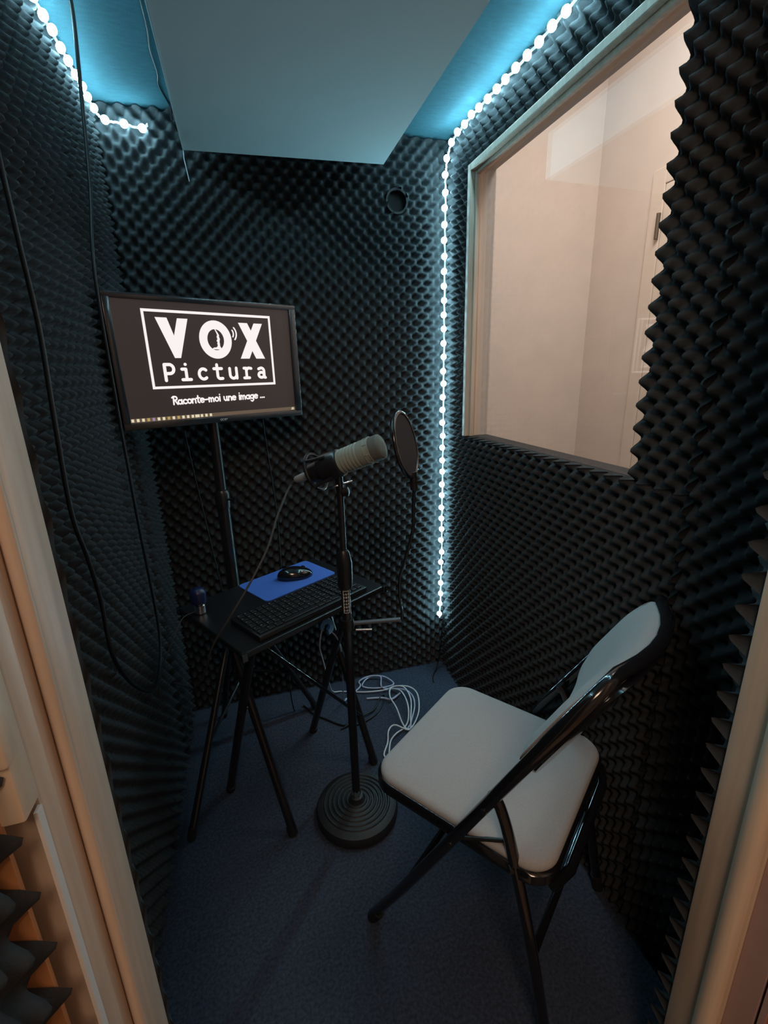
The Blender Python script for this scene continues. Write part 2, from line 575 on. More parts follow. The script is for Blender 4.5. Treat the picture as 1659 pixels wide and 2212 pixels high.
# ------------------------------------------------------------------ LED strips
led_bm = bmesh.new()
bmesh.ops.create_uvsphere(led_bm, u_segments=12, v_segments=8, radius=0.0108)
for v in led_bm.verts:
    v.co.z *= 0.75
led_me = bpy.data.meshes.new('led')
led_bm.to_mesh(led_me); led_bm.free()
led_me.materials.append(MATS['led'])
for p in led_me.polygons:
    p.use_smooth = True


def led_strip(path, label, spacing, facing, skip_first=0.0):
    P = spline(path, 14)
    root = thing('led_strip', label, 'light strip', P[0], 0, 'lit strips along the booth edges')
    wob = [p + Vector((random.uniform(-1, 1), random.uniform(-1, 1), random.uniform(-1, 1))) * 0.0015 for p in P]
    tube('tape', wob, 0.0032, 'tape', root, 6)
    # points at even spacing
    d = skip_first
    acc = 0.0
    k = 0
    for a, b in zip(P[:-1], P[1:]):
        L = (b - a).length
        while d <= acc + L and L > 0:
            q = a.lerp(b, (d - acc) / L)
            o = bpy.data.objects.new('led', led_me)
            COL.objects.link(o)
            f = facing(q)
            o.rotation_euler = f.to_track_quat('Z', 'Y').to_euler()
            o.location = q + f * 0.004 + Vector((random.uniform(-1, 1), random.uniform(-1, 1), random.uniform(-1, 1))) * 0.002
            o.parent = root
            o.matrix_parent_inverse = root.matrix_world.inverted()
            d += spacing
        acc += L
    return root


led_strip([(0.743, 0.55, 2.048), (0.743, 0.9, 2.052), (0.743, 1.25, 2.046), (0.743, 1.50, 2.052), (0.743, 1.62, 2.050), (0.743, 1.69, 2.040), (0.742, 1.727, 2.000),
           (0.742, 1.737, 1.9), (0.743, 1.737, 1.5), (0.743, 1.737, 1.1), (0.742, 1.737, 0.7), (0.740, 1.737, 0.40), (0.736, 1.737, 0.255)],
          'lit LED strip running along the ceiling edge and down the right back corner', 0.0495,
          lambda q: Vector((-0.8, -0.35, -0.5)).normalized() if q.z > 2.0 else Vector((-0.7, -0.7, 0)).normalized())
led_strip([(-0.322, 0.55, 2.048), (-0.322, 1.0, 2.050), (-0.322, 1.40, 2.046), (-0.322, 1.66, 2.040), (-0.317, 1.735, 2.034), (-0.295, 1.757, 2.030), (-0.25, 1.760, 2.026), (-0.205, 1.758, 2.020), (-0.192, 1.757, 2.032)],
          'short lit LED strip along the left ceiling edge, ending on the back wall', 0.0495,
          lambda q: Vector((0.8, -0.3, -0.5)).normalized() if q.x < -0.31 else Vector((0.2, -0.8, -0.4)).normalized(), 0.02)

# ------------------------------------------------------------------ monitor on its stand
MC = Vector((-0.070, 1.508, 1.361))
mu = Vector((0.9, 0.436, 0)).normalized()
mn = Vector((0.436, -0.9, 0)).normalized()       # towards the viewer
MM = Matrix(((mu.x, 0, mn.x, MC.x), (mu.y, 0, mn.y, MC.y), (0, 1, 0, MC.z), (0, 0, 0, 1)))   # local x along, y up, z out
mon = thing('monitor', 'black flat screen monitor showing a white logo, on a pole stand', 'monitor', MC - mn * 0.03)
bm = bmesh.new()
W2, H2 = 0.275, 0.168
iw0, iw1, ih0, ih1 = -0.256, 0.252, -0.156, 0.153


def mbox(bm, x0, x1, y0, y1, z0, z1, bv=0.0):
    add_box(bm, (x0, y0, z0), (x1, y1, z1), bv, MM)


mbox(bm, -W2, W2, -H2, H2, -0.035, -0.004, 0.004)
mbox(bm, -0.20, 0.20, -0.12, 0.12, -0.055, -0.033, 0.012)
obj('back_shell', bm, 'black_plastic', mon, smooth=True, sharp=40)
bm = bmesh.new()
mbox(bm, -W2, W2, ih1, H2, -0.006, 0.006, 0.003)
mbox(bm, -W2, W2, -H2 - 0.006, ih0, -0.006, 0.006, 0.003)
mbox(bm, -W2, iw0, ih0 - 0.004, ih1 + 0.004, -0.006, 0.006, 0.003)
mbox(bm, iw1, W2, ih0 - 0.004, ih1 + 0.004, -0.006, 0.006, 0.003)
bez = obj('bezel', bm, 'bezel', mon, smooth=True, sharp=40)
bm = bmesh.new()
mbox(bm, iw0 - 0.002, iw1 + 0.002, ih0 - 0.002, ih1 + 0.002, -0.006, -0.001)
scr = obj('screen', bm, 'screen', mon)


def poly(bm, pts, z=0.0):
    vs = [bm.verts.new(MM @ Vector((x, y, z))) for x, y in pts]
    bm.faces.new(vs)


def stroke(bm, pts, w, z=0.0):
    P = [Vector((x, y)) for x, y in pts]
    for a, b in zip(P[:-1], P[1:]):
        d = b - a
        if d.length < 1e-7:
            continue
        n = Vector((-d.y, d.x)).normalized() * w / 2
        poly(bm, [a - n, b - n, b + n, a + n], z)
    for p in P:
        poly(bm, [(p.x + math.cos(2 * PI * k / 10) * w / 2, p.y + math.sin(2 * PI * k / 10) * w / 2) for k in range(10)], z)


def arc(cx, cy, rx, ry, a0, a1, n=14):
    return [(cx + rx * math.cos(math.radians(a0 + (a1 - a0) * k / n)), cy + ry * math.sin(math.radians(a0 + (a1 - a0) * k / n))) for k in range(n + 1)]


ZS = 0.0006
lg = bmesh.new()
# box round the logo
R0, R1, Rb, Rt, tw = -0.1865, 0.1855, -0.0705, 0.1325, 0.0068
for p in ([(R0, Rt - tw), (R1, Rt - tw), (R1, Rt), (R0, Rt)], [(R0, Rb), (R1, Rb), (R1, Rb + tw), (R0, Rb + tw)],
          [(R0, Rb + tw), (R0 + tw, Rb + tw), (R0 + tw, Rt - tw), (R0, Rt - tw)], [(R1 - tw, Rb + tw), (R1, Rb + tw), (R1, Rt - tw), (R1 - tw, Rt - tw)]):
    poly(lg, p, ZS)
# V
poly(lg, [(-0.154, 0.113), (-0.1235, 0.113), (-0.1105, 0.068), (-0.1000, 0.010), (-0.1165, 0.010)], ZS)
poly(lg, [(-0.0965, 0.1125), (-0.068, 0.1125), (-0.1000, 0.010), (-0.1105, 0.068)], ZS)
# X
poly(lg, [(0.079, 0.109), (0.108, 0.109), (0.157, 0.008), (0.127, 0.008)], ZS)
poly(lg, [(0.129, 0.109), (0.157, 0.109), (0.105, 0.008), (0.076, 0.008)], ZS)
# O as a ring, with the small wavy profile line inside
oc = (0.0055, 0.060)
ro, ri = (0.0480, 0.0520), (0.0245, 0.0285)
n = 40
for k in range(n):
    a, b = 2 * PI * k / n, 2 * PI * (k + 1) / n
    poly(lg, [(oc[0] + ri[0] * math.cos(a), oc[1] + ri[1] * math.sin(a)), (oc[0] + ro[0] * math.cos(a), oc[1] + ro[1] * math.sin(a)),
              (oc[0] + ro[0] * math.cos(b), oc[1] + ro[1] * math.sin(b)), (oc[0] + ri[0] * math.cos(b), oc[1] + ri[1] * math.sin(b))], ZS)
left = [(0.0045, 0.0885), (0.0085, 0.0800), (0.0110, 0.0730), (0.0088, 0.0680), (0.0105, 0.0620), (0.0072, 0.0575), (0.0098, 0.0530), (0.0082, 0.0490), (0.0098, 0.0450), (0.0060, 0.0395), (-0.0035, 0.0385), (-0.0085, 0.0345)]
right = [(0.0075, 0.0885), (0.0128, 0.0800), (0.0165, 0.0730), (0.0160, 0.0680), (0.0180, 0.0620), (0.0165, 0.0575), (0.0158, 0.0530), (0.0165, 0.0490), (0.0160, 0.0450), (0.0175, 0.0395), (0.0190, 0.0385), (0.0195, 0.0330)]
for k in range(len(left) - 1):
    poly(lg, [left[k], right[k], right[k + 1], left[k + 1]], ZS + 0.0002)
# sound waves
stroke(lg, arc(0.049, 0.078, 0.0120, 0.0140, -38, 42, 8), 0.0040, ZS)
stroke(lg, arc(0.049, 0.078, 0.0210, 0.0230, -44, 46, 10), 0.0042, ZS)
# Pictura, slab monospace
GW = 0.0465
H_, XH, SW = 0.0440, 0.0345, 0.0088


def glyph(ch, x, y, s, w, bm):
    """stroke letters; s scales a cap height of 1, x-height 0.72"""
    G = {
        'P': [[(0.14, 0.04), (0.14, 0.96)], [(0.14, 0.96), (0.42, 0.96)] + arc(0.42, 0.70, 0.24, 0.26, 90, -90) + [(0.14, 0.44)]],
        'i': [[(0.12, 0.68), (0.36, 0.68), (0.36, 0.06)], [(0.10, 0.06), (0.62, 0.06)], [(0.355, 0.96), (0.365, 0.96)]],
        'c': [arc(0.40, 0.37, 0.27, 0.31, 48, 312)],
        't': [[(0.30, 0.92), (0.30, 0.24)] + arc(0.46, 0.22, 0.16, 0.16, 180, 275) + [(0.62, 0.07)], [(0.08, 0.68), (0.60, 0.68)]],
        'u': [[(0.12, 0.68), (0.12, 0.28)] + arc(0.34, 0.28, 0.22, 0.22, 180, 330) + [(0.58, 0.26)], [(0.58, 0.70), (0.58, 0.06)]],
        'r': [[(0.10, 0.68), (0.26, 0.68), (0.26, 0.06)], [(0.08, 0.06), (0.46, 0.06)], [(0.26, 0.45)] + arc(0.46, 0.47, 0.20, 0.22, 175, 70) + [(0.62, 0.66)]],
        'a': [[(0.14, 0.62)] + arc(0.34, 0.48, 0.20, 0.20, 110, 0) + [(0.54, 0.06)], arc(0.32, 0.23, 0.20, 0.17, 25, 380), [(0.54, 0.10), (0.62, 0.05)]],
        # handwritten line
        'R': [[(0.15, 0.0), (0.20, 0.98)], [(0.0, 0.86), (0.20, 1.0), (0.44, 0.98)] + arc(0.40, 0.76, 0.22, 0.22, 80, -90) + [(0.20, 0.52)], [(0.32, 0.54), (0.66, 0.0)]],
        'o': [arc(0.30, 0.28, 0.24, 0.26, 90, 450)],
        'n': [[(0.08, 0.55), (0.08, 0.0)], [(0.08, 0.36), (0.30, 0.55), (0.48, 0.44), (0.50, 0.0)]],
        'e': [[(0.08, 0.28), (0.52, 0.32)] + arc(0.30, 0.32, 0.24, 0.22, 0, 190) + arc(0.30, 0.24, 0.24, 0.22, 180, 320)],
        '-': [[(0.06, 0.32), (0.50, 0.36)]],
        'm': [[(0.06, 0.55), (0.06, 0.0)], [(0.06, 0.36), (0.24, 0.54), (0.36, 0.42), (0.36, 0.0)], [(0.36, 0.38), (0.56, 0.54), (0.68, 0.42), (0.70, 0.0)]],
        'A': [arc(0.28, 0.26, 0.23, 0.25, 40, 330), [(0.52, 0.54), (0.50, 0.10), (0.60, 0.0)]],
        'C': [arc(0.32, 0.27, 0.25, 0.26, 50, 310)],
        'T': [[(0.24, 0.90), (0.22, 0.10), (0.40, 0.0)], [(0.0, 0.58), (0.46, 0.62)]],
        'I': [[(0.14, 0.62), (0.14, 0.0)], [(0.145, 0.88), (0.155, 0.88)]],
        'g': [arc(0.28, 0.28, 0.22, 0.24, 30, 340), [(0.50, 0.54), (0.50, -0.18), (0.30, -0.36), (0.10, -0.26)]],
        'U': [[(0.08, 0.55), (0.10, 0.16), (0.28, 0.0), (0.46, 0.14), (0.48, 0.55)], [(0.48, 0.20), (0.56, 0.0)]],
        '.': [[(0.10, 0.06), (0.11, 0.06)]],
        'q': [],
    }
    for st in G[ch]:
        stroke(bm, [(x + px * s, y + py * s) for px, py in st], w, ZS)


for k, ch in enumerate('Pictura'):
    glyph(ch, -0.1545 + k * GW, -0.0505, 0.0455, 0.0085, lg)
obj('logo_lettering', lg, 'screen_white', scr)
tg = bmesh.new()
x = -0.141
for ch, adv in (('R', .66), ('A', .62), ('C', .54), ('o', .58), ('n', .58), ('T', .48), ('e', .56), ('-', .56), ('m', .80), ('o', .58), ('I', .30), (' ', .34),
                ('U', .62), ('n', .58), ('e', .58), (' ', .34), ('I', .28), ('m', .80), ('A', .62), ('g', .60), ('e', .58), (' ', .30), ('.', .26), ('.', .26), ('.', .26)):
    if ch != ' ':
        glyph(ch, x, -0.1135 + (0.004 * (x + 0.141) / 0.28), 0.0215, 0.0042 if ch != '.' else 0.005, tg)
    x += adv * 0.0225
obj('tagline', tg, 'screen_white', scr)
bm = bmesh.new()
poly(bm, [(iw0 + 0.001, ih0 + 0.001), (iw1 - 0.001, ih0 + 0.001), (iw1 - 0.001, ih0 + 0.0115), (iw0 + 0.001, ih0 + 0.0115)], 0.0002)
bar = obj('taskbar', bm, 'screen_bar', scr)
ICONS = [(-0.250 + k * 0.0133, 0.0034 if k < 13 or k > 13 else 0.0064, 0.0025, 0.0105, 'screen_icon_lilac' if k == 4 else 'screen_icon_amber' if k in (3, 7, 9) else 'screen_icon') for k in range(17)]
ICONS += [(0.2415, 0.0055, 0.003, 0.006, 'screen_icon'), (0.242, 0.004, 0.0075, 0.010, 'screen_icon')]
for xx, w, y0_, y1_, m_ in ICONS:
    bm = bmesh.new()
    poly(bm, [(xx - w, ih0 + y0_), (xx + w, ih0 + y0_), (xx + w, ih0 + y1_), (xx - w, ih0 + y1_)], 0.0005)
    obj('taskbar_icon', bm, m_, scr)
# maker's mark on the lower bezel: acer
bm = bmesh.new()
s, y0, x0 = 0.0075, -0.168, -0.0125
ZB = 0.0064


def st2(pts):
    P = [(x0 + px * s, y0 + py * s) for px, py in pts]
    for a, b in zip(P[:-1], P[1:]):
        d = Vector(b) - Vector(a)
        if d.length < 1e-8:
            continue
        nn = Vector((-d.y, d.x)).normalized() * 0.0005
        poly(bm, [Vector(a) - nn, Vector(b) - nn, Vector(b) + nn, Vector(a) + nn], ZB)


for dx, ch in ((0, 'a'), (0.85, 'c'), (1.65, 'e'), (2.5, 'r')):
    if ch == 'a':
        st2([(dx + px, py) for px, py in arc(0.35, 0.35, 0.32, 0.35, 30, 330)]); st2([(dx + .66, .7), (dx + .66, 0)])
    if ch == 'c':
        st2([(dx + px, py) for px, py in arc(0.35, 0.35, 0.32, 0.35, 45, 315)])
    if ch == 'e':
        st2([(dx + .05, .36), (dx + .66, .36)] + [(dx + px, py) for px, py in arc(0.35, 0.35, 0.32, 0.35, 0, 310)])
    if ch == 'r':
        st2([(dx + .1, 0), (dx + .1, .7)]); st2([(dx + .1, .4), (dx + .3, .66), (dx + .6, .66)])
obj('maker_mark', bm, 'logo_grey', bez)

ps = Vector((-0.106, 1.567, 0))
stand = thing('monitor_stand', 'black pole stand carrying the monitor behind the small table', 'stand', ps)
tube('pole', [ps + Vector((0, 0, 0.28)), ps + Vector((0, 0, 0.93))], 0.0205, 'black_metal', stand, 18)
tube('inner_pole', [ps + Vector((0, 0, 0.93)), ps + Vector((0, 0, 1.36))], 0.0165, 'black_metal', stand, 18)
bm = bmesh.new()
add_lathe(bm, [(0.0230, 0.905), (0.0245, 0.91), (0.0245, 0.955), (0.0205, 0.965)], Matrix.Translation(ps), 20)
add_tube(bm, [ps + Vector((0.015, -0.012, 0.935)), ps + Vector((0.036, -0.028, 0.935))], 0.004, 8)
add_tube(bm, [ps + Vector((0.034, -0.026, 0.925)), ps + Vector((0.040, -0.031, 0.945))], 0.006, 8)
obj('clamp', bm, 'black_metal', stand, smooth=True, sharp=40)
bm = bmesh.new()
pb = MC - mn * 0.055
add_box(bm, (-0.05, -0.05, -0.060), (0.05, 0.05, -0.054), 0.002, MM)
add_tube(bm, [pb, ps + Vector((0, 0, 1.361))], 0.012, 10)
obj('mount_plate', bm, 'black_metal', stand)
hub = ps + Vector((0, 0, 0.55))
for ang in (244.5, 15, 130):
    dr = Vector((math.cos(math.radians(ang)), math.sin(math.radians(ang)), 0))
    rr = {244.5: 0.425, 15: 0.26, 130: 0.17}[ang]
    lg_ = tube('leg', [hub + dr * 0.02, ps + dr * rr + Vector((0, 0, 0.012))], 0.0110, 'black_metal', stand, 12)
    tube('foot', [ps + dr * (rr - 0.010) + Vector((0, 0, 0.030)), ps + dr * (rr + 0.004) + Vector((0, 0, 0.0))], 0.0125, 'rubber', lg_, 10)
    tube('stay', [ps + Vector((0, 0, 0.28)) + dr * 0.015, hub.lerp(ps + dr * rr, 0.62)], 0.005, 'black_metal', stand, 8)
bm = bmesh.new()
add_lathe(bm, [(0.026, 0.52), (0.028, 0.53), (0.028, 0.575), (0.022, 0.59)], Matrix.Translation(ps), 20)
lathe('hub', [(0.022, 0.26), (0.024, 0.27), (0.024, 0.30), (0.020, 0.31)], 'black_plastic', stand, Matrix.Translation(ps), 20)
obj('hub', bm, 'black_plastic', stand, smooth=True, sharp=40)

# ------------------------------------------------------------------ small folding table
TO = Vector((-0.069, 1.032, 0))
t1 = Vector((0.862, 0.507, 0)).normalized()
t2 = Vector((-0.507, 0.862, 0)).normalized()
TZ = 0.68


def T(a, b, z=0.0):
    return TO + t1 * a + t2 * b + Vector((0, 0, z))


TM = Matrix(((t1.x, t2.x, 0, TO.x), (t1.y, t2.y, 0, TO.y), (0, 0, 1, 0), (0, 0, 0, 1)))
tab = thing('folding_table', 'small black folding tray table on crossed legs', 'table', T(0.25, 0.18))
box('tabletop', (0, 0, TZ - 0.018), (0.494, 0.357, TZ), 'black_plastic', tab, 0.004, TM)
for a, b in ((0.0, 0.0), (0.494, 0.0), (0.0, 0.357), (0.494, 0.357)):
    box('corner_cap', (a - 0.006 if a == 0 else a - 0.010, b - 0.006 if b == 0 else b - 0.010, TZ - 0.021), (a + 0.010 if a == 0 else a + 0.006, b + 0.010 if b == 0 else b + 0.006, TZ + 0.001), 'gloss_black', tab, 0.002, TM)
ce, cf = Vector((-0.090, 1.216, 0)), Vector((0.210, 1.400, 0))
dx = Vector((0.565, -0.825, 0)).normalized()
for c in (ce, cf):
    off = t1 * 0.014
    for sgn, o_ in ((1, off), (-1, -off)):
        foot = c + dx * 0.142 * sgn + o_
        top = c - dx * 0.098 * sgn + o_ + Vector((0, 0, TZ - 0.018))
        lg_ = tube('leg', [foot + Vector((0, 0, 0.008)), top], 0.0128, 'black_metal', tab, 12)
        tube('foot', [foot + Vector((0, 0, 0.0)), foot.lerp(top, 0.035)], 0.0150, 'rubber', lg_, 10)
    tube('hinge_bolt', [c + dx * 0.0 - t1 * 0.026 + Vector((0, 0, 0.39)), c + t1 * 0.026 + Vector((0, 0, 0.39))], 0.005, 'chrome', tab, 10)
    tube('top_rail', [c + dx * 0.125 + Vector((0, 0, TZ - 0.026)), c - dx * 0.125 + Vector((0, 0, TZ - 0.026))], 0.008, 'black_metal', tab, 10)
tube('brace', [ce + dx * 0.125 + Vector((0, 0, TZ - 0.04)), cf + dx * 0.10 + Vector((0, 0, 0.19))], 0.0055, 'gloss_black', tab, 10)

# mouse pad, mouse, keyboard
bm = bmesh.new()
add_box(bm, (0.188, 0.185, TZ), (0.456, 0.352, TZ + 0.003))
vert_edges = [e for e in bm.edges if abs(e.verts[0].co.z - e.verts[1].co.z) > 1e-4]
bmesh.ops.bevel(bm, geom=vert_edges, offset=0.014, segments=5, affect='EDGES', profile=0.5)
for v in bm.verts:
    v.co = TM @ v.co
tag(obj('mouse_pad', bm, 'mouse_pad_blue'), 'bright blue mouse pad with rounded corners on the small black table', 'mouse pad')

ms = thing('computer_mouse', 'black computer mouse resting on the blue mouse pad', 'mouse', T(0.345, 0.262, TZ + 0.003))
bm = bmesh.new()
bmesh.ops.create_uvsphere(bm, u_segments=28, v_segments=16, radius=1.0)
ang = -0.45
for v in bm.verts:
    c = v.co.copy()
    zz = max(c.z, -0.25)
    x_, y_ = c.x * 0.058, c.y * 0.031 * (1 + 0.10 * c.x)
    z_ = (zz + 0.25) * 0.030 * (1.0 - 0.18 * c.x)
    xr, yr = x_ * math.cos(ang) - y_ * math.sin(ang), x_ * math.sin(ang) + y_ * math.cos(ang)
    v.co = T(0.345 + xr, 0.262 + yr, TZ + 0.003 + z_)
obj('shell', bm, 'gloss_black', ms, smooth=True, sharp=60)
wp = T(0.345 + 0.028 * math.cos(ang), 0.262 + 0.028 * math.sin(ang), TZ + 0.0345)
tube('scroll_wheel', [wp - t2 * 0.004, wp + t2 * 0.004], 0.0055, 'rubber', ms, 14)

kb = thing('keyboard', 'black keyboard lying along the near edge of the small table', 'keyboard', T(0.245, 0.085, TZ))
bm = bmesh.new()
add_box(bm, (0.055, 0.012, TZ), (0.430, 0.158, TZ + 0.016), 0.004, TM)
obj('case', bm, 'black_plastic', kb, smooth=True, sharp=40)
bm = bmesh.new()
lb, lb2 = bmesh.new(), bmesh.new()
for r in range(6):
    b0 = 0.022 + r * 0.0215
    if r == 0:
        cells = [(0.062, 0.088), (0.090, 0.110), (0.112, 0.134), (0.136, 0.250), (0.252, 0.274), (0.276, 0.298), (0.300, 0.326)]
    else:
        cells = [(0.062 + k * 0.0193 + r * 0.001, 0.062 + k * 0.0193 + 0.017 + r * 0.001) for k in range(13)] + [(0.318, 0.330)]
    cells += [(0.338 + k * 0.0205, 0.338 + k * 0.0205 + 0.0175) for k in range(4)]
    for a0, a1 in cells:
        add_box(bm, (a0, b0, TZ + 0.014), (a1, b0 + 0.0175, TZ + 0.0205), 0.0018, TM)
        if random.random() < 0.75:
            kb_ = lb2 if a0 > 0.335 else lb
            q = [kb_.verts.new(TM @ Vector((a0 + 0.003 + px, b0 + 0.009 + py, TZ + 0.0207))) for px, py in ((0, 0), (0.0035, 0), (0.0035, 0.004), (0, 0.004))]
            kb_.faces.new(q)
ky = obj('keys', bm, 'key_black', kb)
obj('key_legends', lb, 'key_legend', ky)
obj('key_legends', lb2, 'key_legend', ky)

# blue plug lying on the left corner of the table, and its thin cable
pg = thing('blue_plug', 'dark blue plug with silver collar standing on the far left table corner', 'plug', (-0.185, 1.29, TZ))
bx = Vector((-0.185, 1.285, TZ))
bm = bmesh.new()
add_lathe(bm, [(0.013, 0.0), (0.016, 0.003), (0.016, 0.026), (0.012, 0.030)], Matrix.Translation(bx), 20)
obj('collar', bm, 'chrome', pg, smooth=True, sharp=40)
bm = bmesh.new()
add_lathe(bm, [(0.015, 0.030), (0.021, 0.034), (0.022, 0.062), (0.017, 0.074), (0.006, 0.078), (0.001, 0.0785)], Matrix.Translation(bx), 24)
obj('cap', bm, 'navy_plastic', pg, smooth=True, sharp=50)
tube('cable', spline([bx + Vector((-0.012, -0.006, 0.010)), bx + Vector((-0.045, -0.03, 0.004)), (-0.262, 1.22, 0.63), (-0.292, 1.21, 0.57), (-0.306, 1.21, 0.52), (-0.312, 1.22, 0.46)], 8), 0.0016, 'cable_grey', pg, 8)

# ------------------------------------------------------------------ microphone on its stand
SB = Vector((0.203, 1.121, 0))
mst = thing('microphone_stand', 'black microphone stand with a round ribbed base in front of the table', 'microphone stand', SB)
prof = [(0.118, 0.0), (0.126, 0.006), (0.127, 0.022), (0.122, 0.034), (0.108, 0.041)]
r = 0.104
while r > 0.03:
    z = 0.041 + (0.108 - r) * 0.10
    prof += [(r, z + 0.0005), (r - 0.003, z + 0.004), (r - 0.007, z + 0.004), (r - 0.010, z + 0.0005)]
    r -= 0.014
prof += [(0.022, 0.052), (0.020, 0.066), (0.012, 0.070)]
lathe('base', prof, 'cast_iron', mst, Matrix.Translation(SB), 56, 30)
tube('lower_tube', [SB + Vector((0, 0, 0.05)), SB + Vector((0, 0, 0.80))], 0.0125, 'black_metal', mst, 18)
tube('upper_tube', [SB + Vector((0, 0, 0.80)), SB + Vector((0, 0, 1.055))], 0.0085, 'black_metal', mst, 16)
lathe('clutch', [(0.013, 0.768), (0.019, 0.775), (0.021, 0.80), (0.021, 0.845), (0.016, 0.872), (0.011, 0.880)], 'black_plastic', mst, Matrix.Translation(SB), 20)
lathe('base_nut', [(0.015, 0.066), (0.015, 0.085), (0.012, 0.09)], 'chrome', mst, Matrix.Translation(SB), 6, 30)
# small printed sticker
bm = bmesh.new()
vd = Vector((-SB.x, -SB.y, 0)).normalized()
a0 = math.atan2(vd.y, vd.x)
pos = []
for k in range(9):
    a = a0 - 0.6 + 1.4 * k / 8
    pos.append((math.cos(a) * 0.0128, math.sin(a) * 0.0128))
tmp = bmesh.new()
for i in range(8):
    if i in (0, 7):
        zs = [(0.702, 0.768)]
    else:
        zs = [(0.702, 0.704), (0.766, 0.768)] + [(0.708 + j * 0.0095, 0.708 + j * 0.0095 + (0.005 if (i + j) % 3 else 0.003)) for j in range(6)]
        if i in (2, 5):
            zs = zs[:2]
    for z0_, z1_ in zs:
        tmp.faces.new([tmp.verts.new(SB + Vector((pos[i][0], pos[i][1], z0_))), tmp.verts.new(SB + Vector((pos[i + 1][0], pos[i + 1][1], z0_))),
                       tmp.verts.new(SB + Vector((pos[i + 1][0], pos[i + 1][1], z1_))), tmp.verts.new(SB + Vector((pos[i][0], pos[i][1], z1_)))])
bm.free()
obj('sticker', tmp, 'sticker', mst)['label'] = 'small pale printed sticker on the lower tube'
# clip and cradle that hold the microphone
mh = Vector((0.290, 1.035, 1.156))
mtail = Vector((0.122, 1.155, 1.075))
md = (mh - mtail).normalized()
ML = (mh - mtail).length
MF = frame_mtx(mtail, md)
mcen = mtail + md * 0.100
bm = bmesh.new()
add_lathe(bm, [(0.033, 0.055), (0.0345, 0.06), (0.0345, 0.105), (0.033, 0.11), (0.0285, 0.11), (0.0285, 0.055)], MF, 28)
add_tube(bm, [mcen - Vector((0, 0, 0.03)), SB + Vector((0, 0, 1.04))], 0.010, 12)
for k in range(4):
    a = PI / 4 + k * PI / 2
    p0 = MF @ Vector((math.cos(a) * 0.036, math.sin(a) * 0.036, 0.085))
    p1 = MF @ Vector((math.cos(a) * 0.046, math.sin(a) * 0.046, 0.035))
    add_tube(bm, [p0, p1], 0.004, 8)
ring = [MF @ Vector((math.cos(2 * PI * k / 28) * 0.046, math.sin(2 * PI * k / 28) * 0.046, 0.035)) for k in range(28)]
add_tube(bm, ring, 0.0045, 8, closed=True)
obj('shock_mount', bm, 'black_metal', mst, smooth=True, sharp=40)
lathe('swivel_knob', [(0.008, 0), (0.011, 0.002), (0.011, 0.016), (0.007, 0.018)], 'black_plastic', mst, frame_mtx(SB + Vector((0.004, -0.004, 1.035)), (0.85, -0.4, 0.1)), 16)
bm = bmesh.new()
add_tube(bm, [SB + Vector((-0.03, -0.018, 1.052)), SB + Vector((0.03, -0.008, 1.062))], 0.003, 8)
obj('swivel_pin', bm, 'chrome', mst, smooth=True)

mic = thing('microphone', 'pale grey green ribbed studio microphone pointing right on the stand', 'microphone', mcen)
prof = [(0.0225, 0.062)]
z = 0.100
prof = [(0.026, 0.075), (0.0265, 0.100)]
for k in range(7):
    prof += [(0.0265 + k * .0004, z), (0.0297 + k * .0002, z + 0.0014), (0.0297 + k * .0002, z + 0.0056), (0.0265 + k * .0004, z + 0.0072), (0.0265 + k * .0004, z + 0.0090)]
    z += 0.0096
prof += [(0.0300, z), (0.0308, z + 0.003), (0.0305, ML - 0.026)]
lathe('body', prof, 'mic_body', mic, MF, 36, 30)
lathe('grille', [(0.0297, ML - 0.027), (0.0300, ML - 0.005), (0.0288, ML - 0.001), (0.0262, ML + 0.001), (0.012, ML + 0.0018), (0.001, ML + 0.002)], 'mic_grille', mic, MF, 36, 50)
bm = bmesh.new()
for zz in (z + 0.018, ML - 0.024):
    ring = [MF @ Vector((math.cos(2 * PI * k / 36) * 0.0306, math.sin(2 * PI * k / 36) * 0.0306, zz)) for k in range(36)]
    add_tube(bm, ring, 0.0016, 6, closed=True)
for k in range(8):
    a = 2 * PI * k / 8 + 0.2
    add_tube(bm, [MF @ Vector((math.cos(a) * 0.0306, math.sin(a) * 0.0306, z + 0.018)), MF @ Vector((math.cos(a) * 0.0306, math.sin(a) * 0.0306, ML - 0.024))], 0.0014, 6)
obj('cage_ribs', bm, 'mic_body', mic, smooth=True)
lathe('tail', [(0.012, 0.018), (0.024, 0.024), (0.026, 0.055), (0.026, 0.076)], 'black_metal', mic, MF, 28)

cbl = thing('microphone_cable', 'thin grey cable hanging from the back of the microphone', 'cable', mtail)
lathe('connector', [(0.006, -0.030), (0.0085, -0.026), (0.0100, -0.008), (0.0100, 0.018)], 'connector_grey', cbl, MF, 18)['label'] = 'pale metal plug'
tube('cord', spline([mtail - md * 0.028, mtail - md * 0.05 + Vector((0, 0, -0.012)), (0.045, 1.135, 0.985), (0.012, 1.10, 0.915), (-0.035, 1.06, 0.850), (-0.088, 1.045, 0.778), (-0.140, 1.075, 0.690), (-0.170, 1.12, 0.600), (-0.215, 1.20, 0.500), (-0.255, 1.30, 0.440), (-0.30, 1.36, 0.42)], 8), 0.0026, 'cable_grey', cbl, 8)

# ------------------------------------------------------------------ pop filter on a gooseneck
pc = Vector((0.325, 0.965, 1.166))
vray = (pc - Vector((0, 0, 1.32))).normalized()
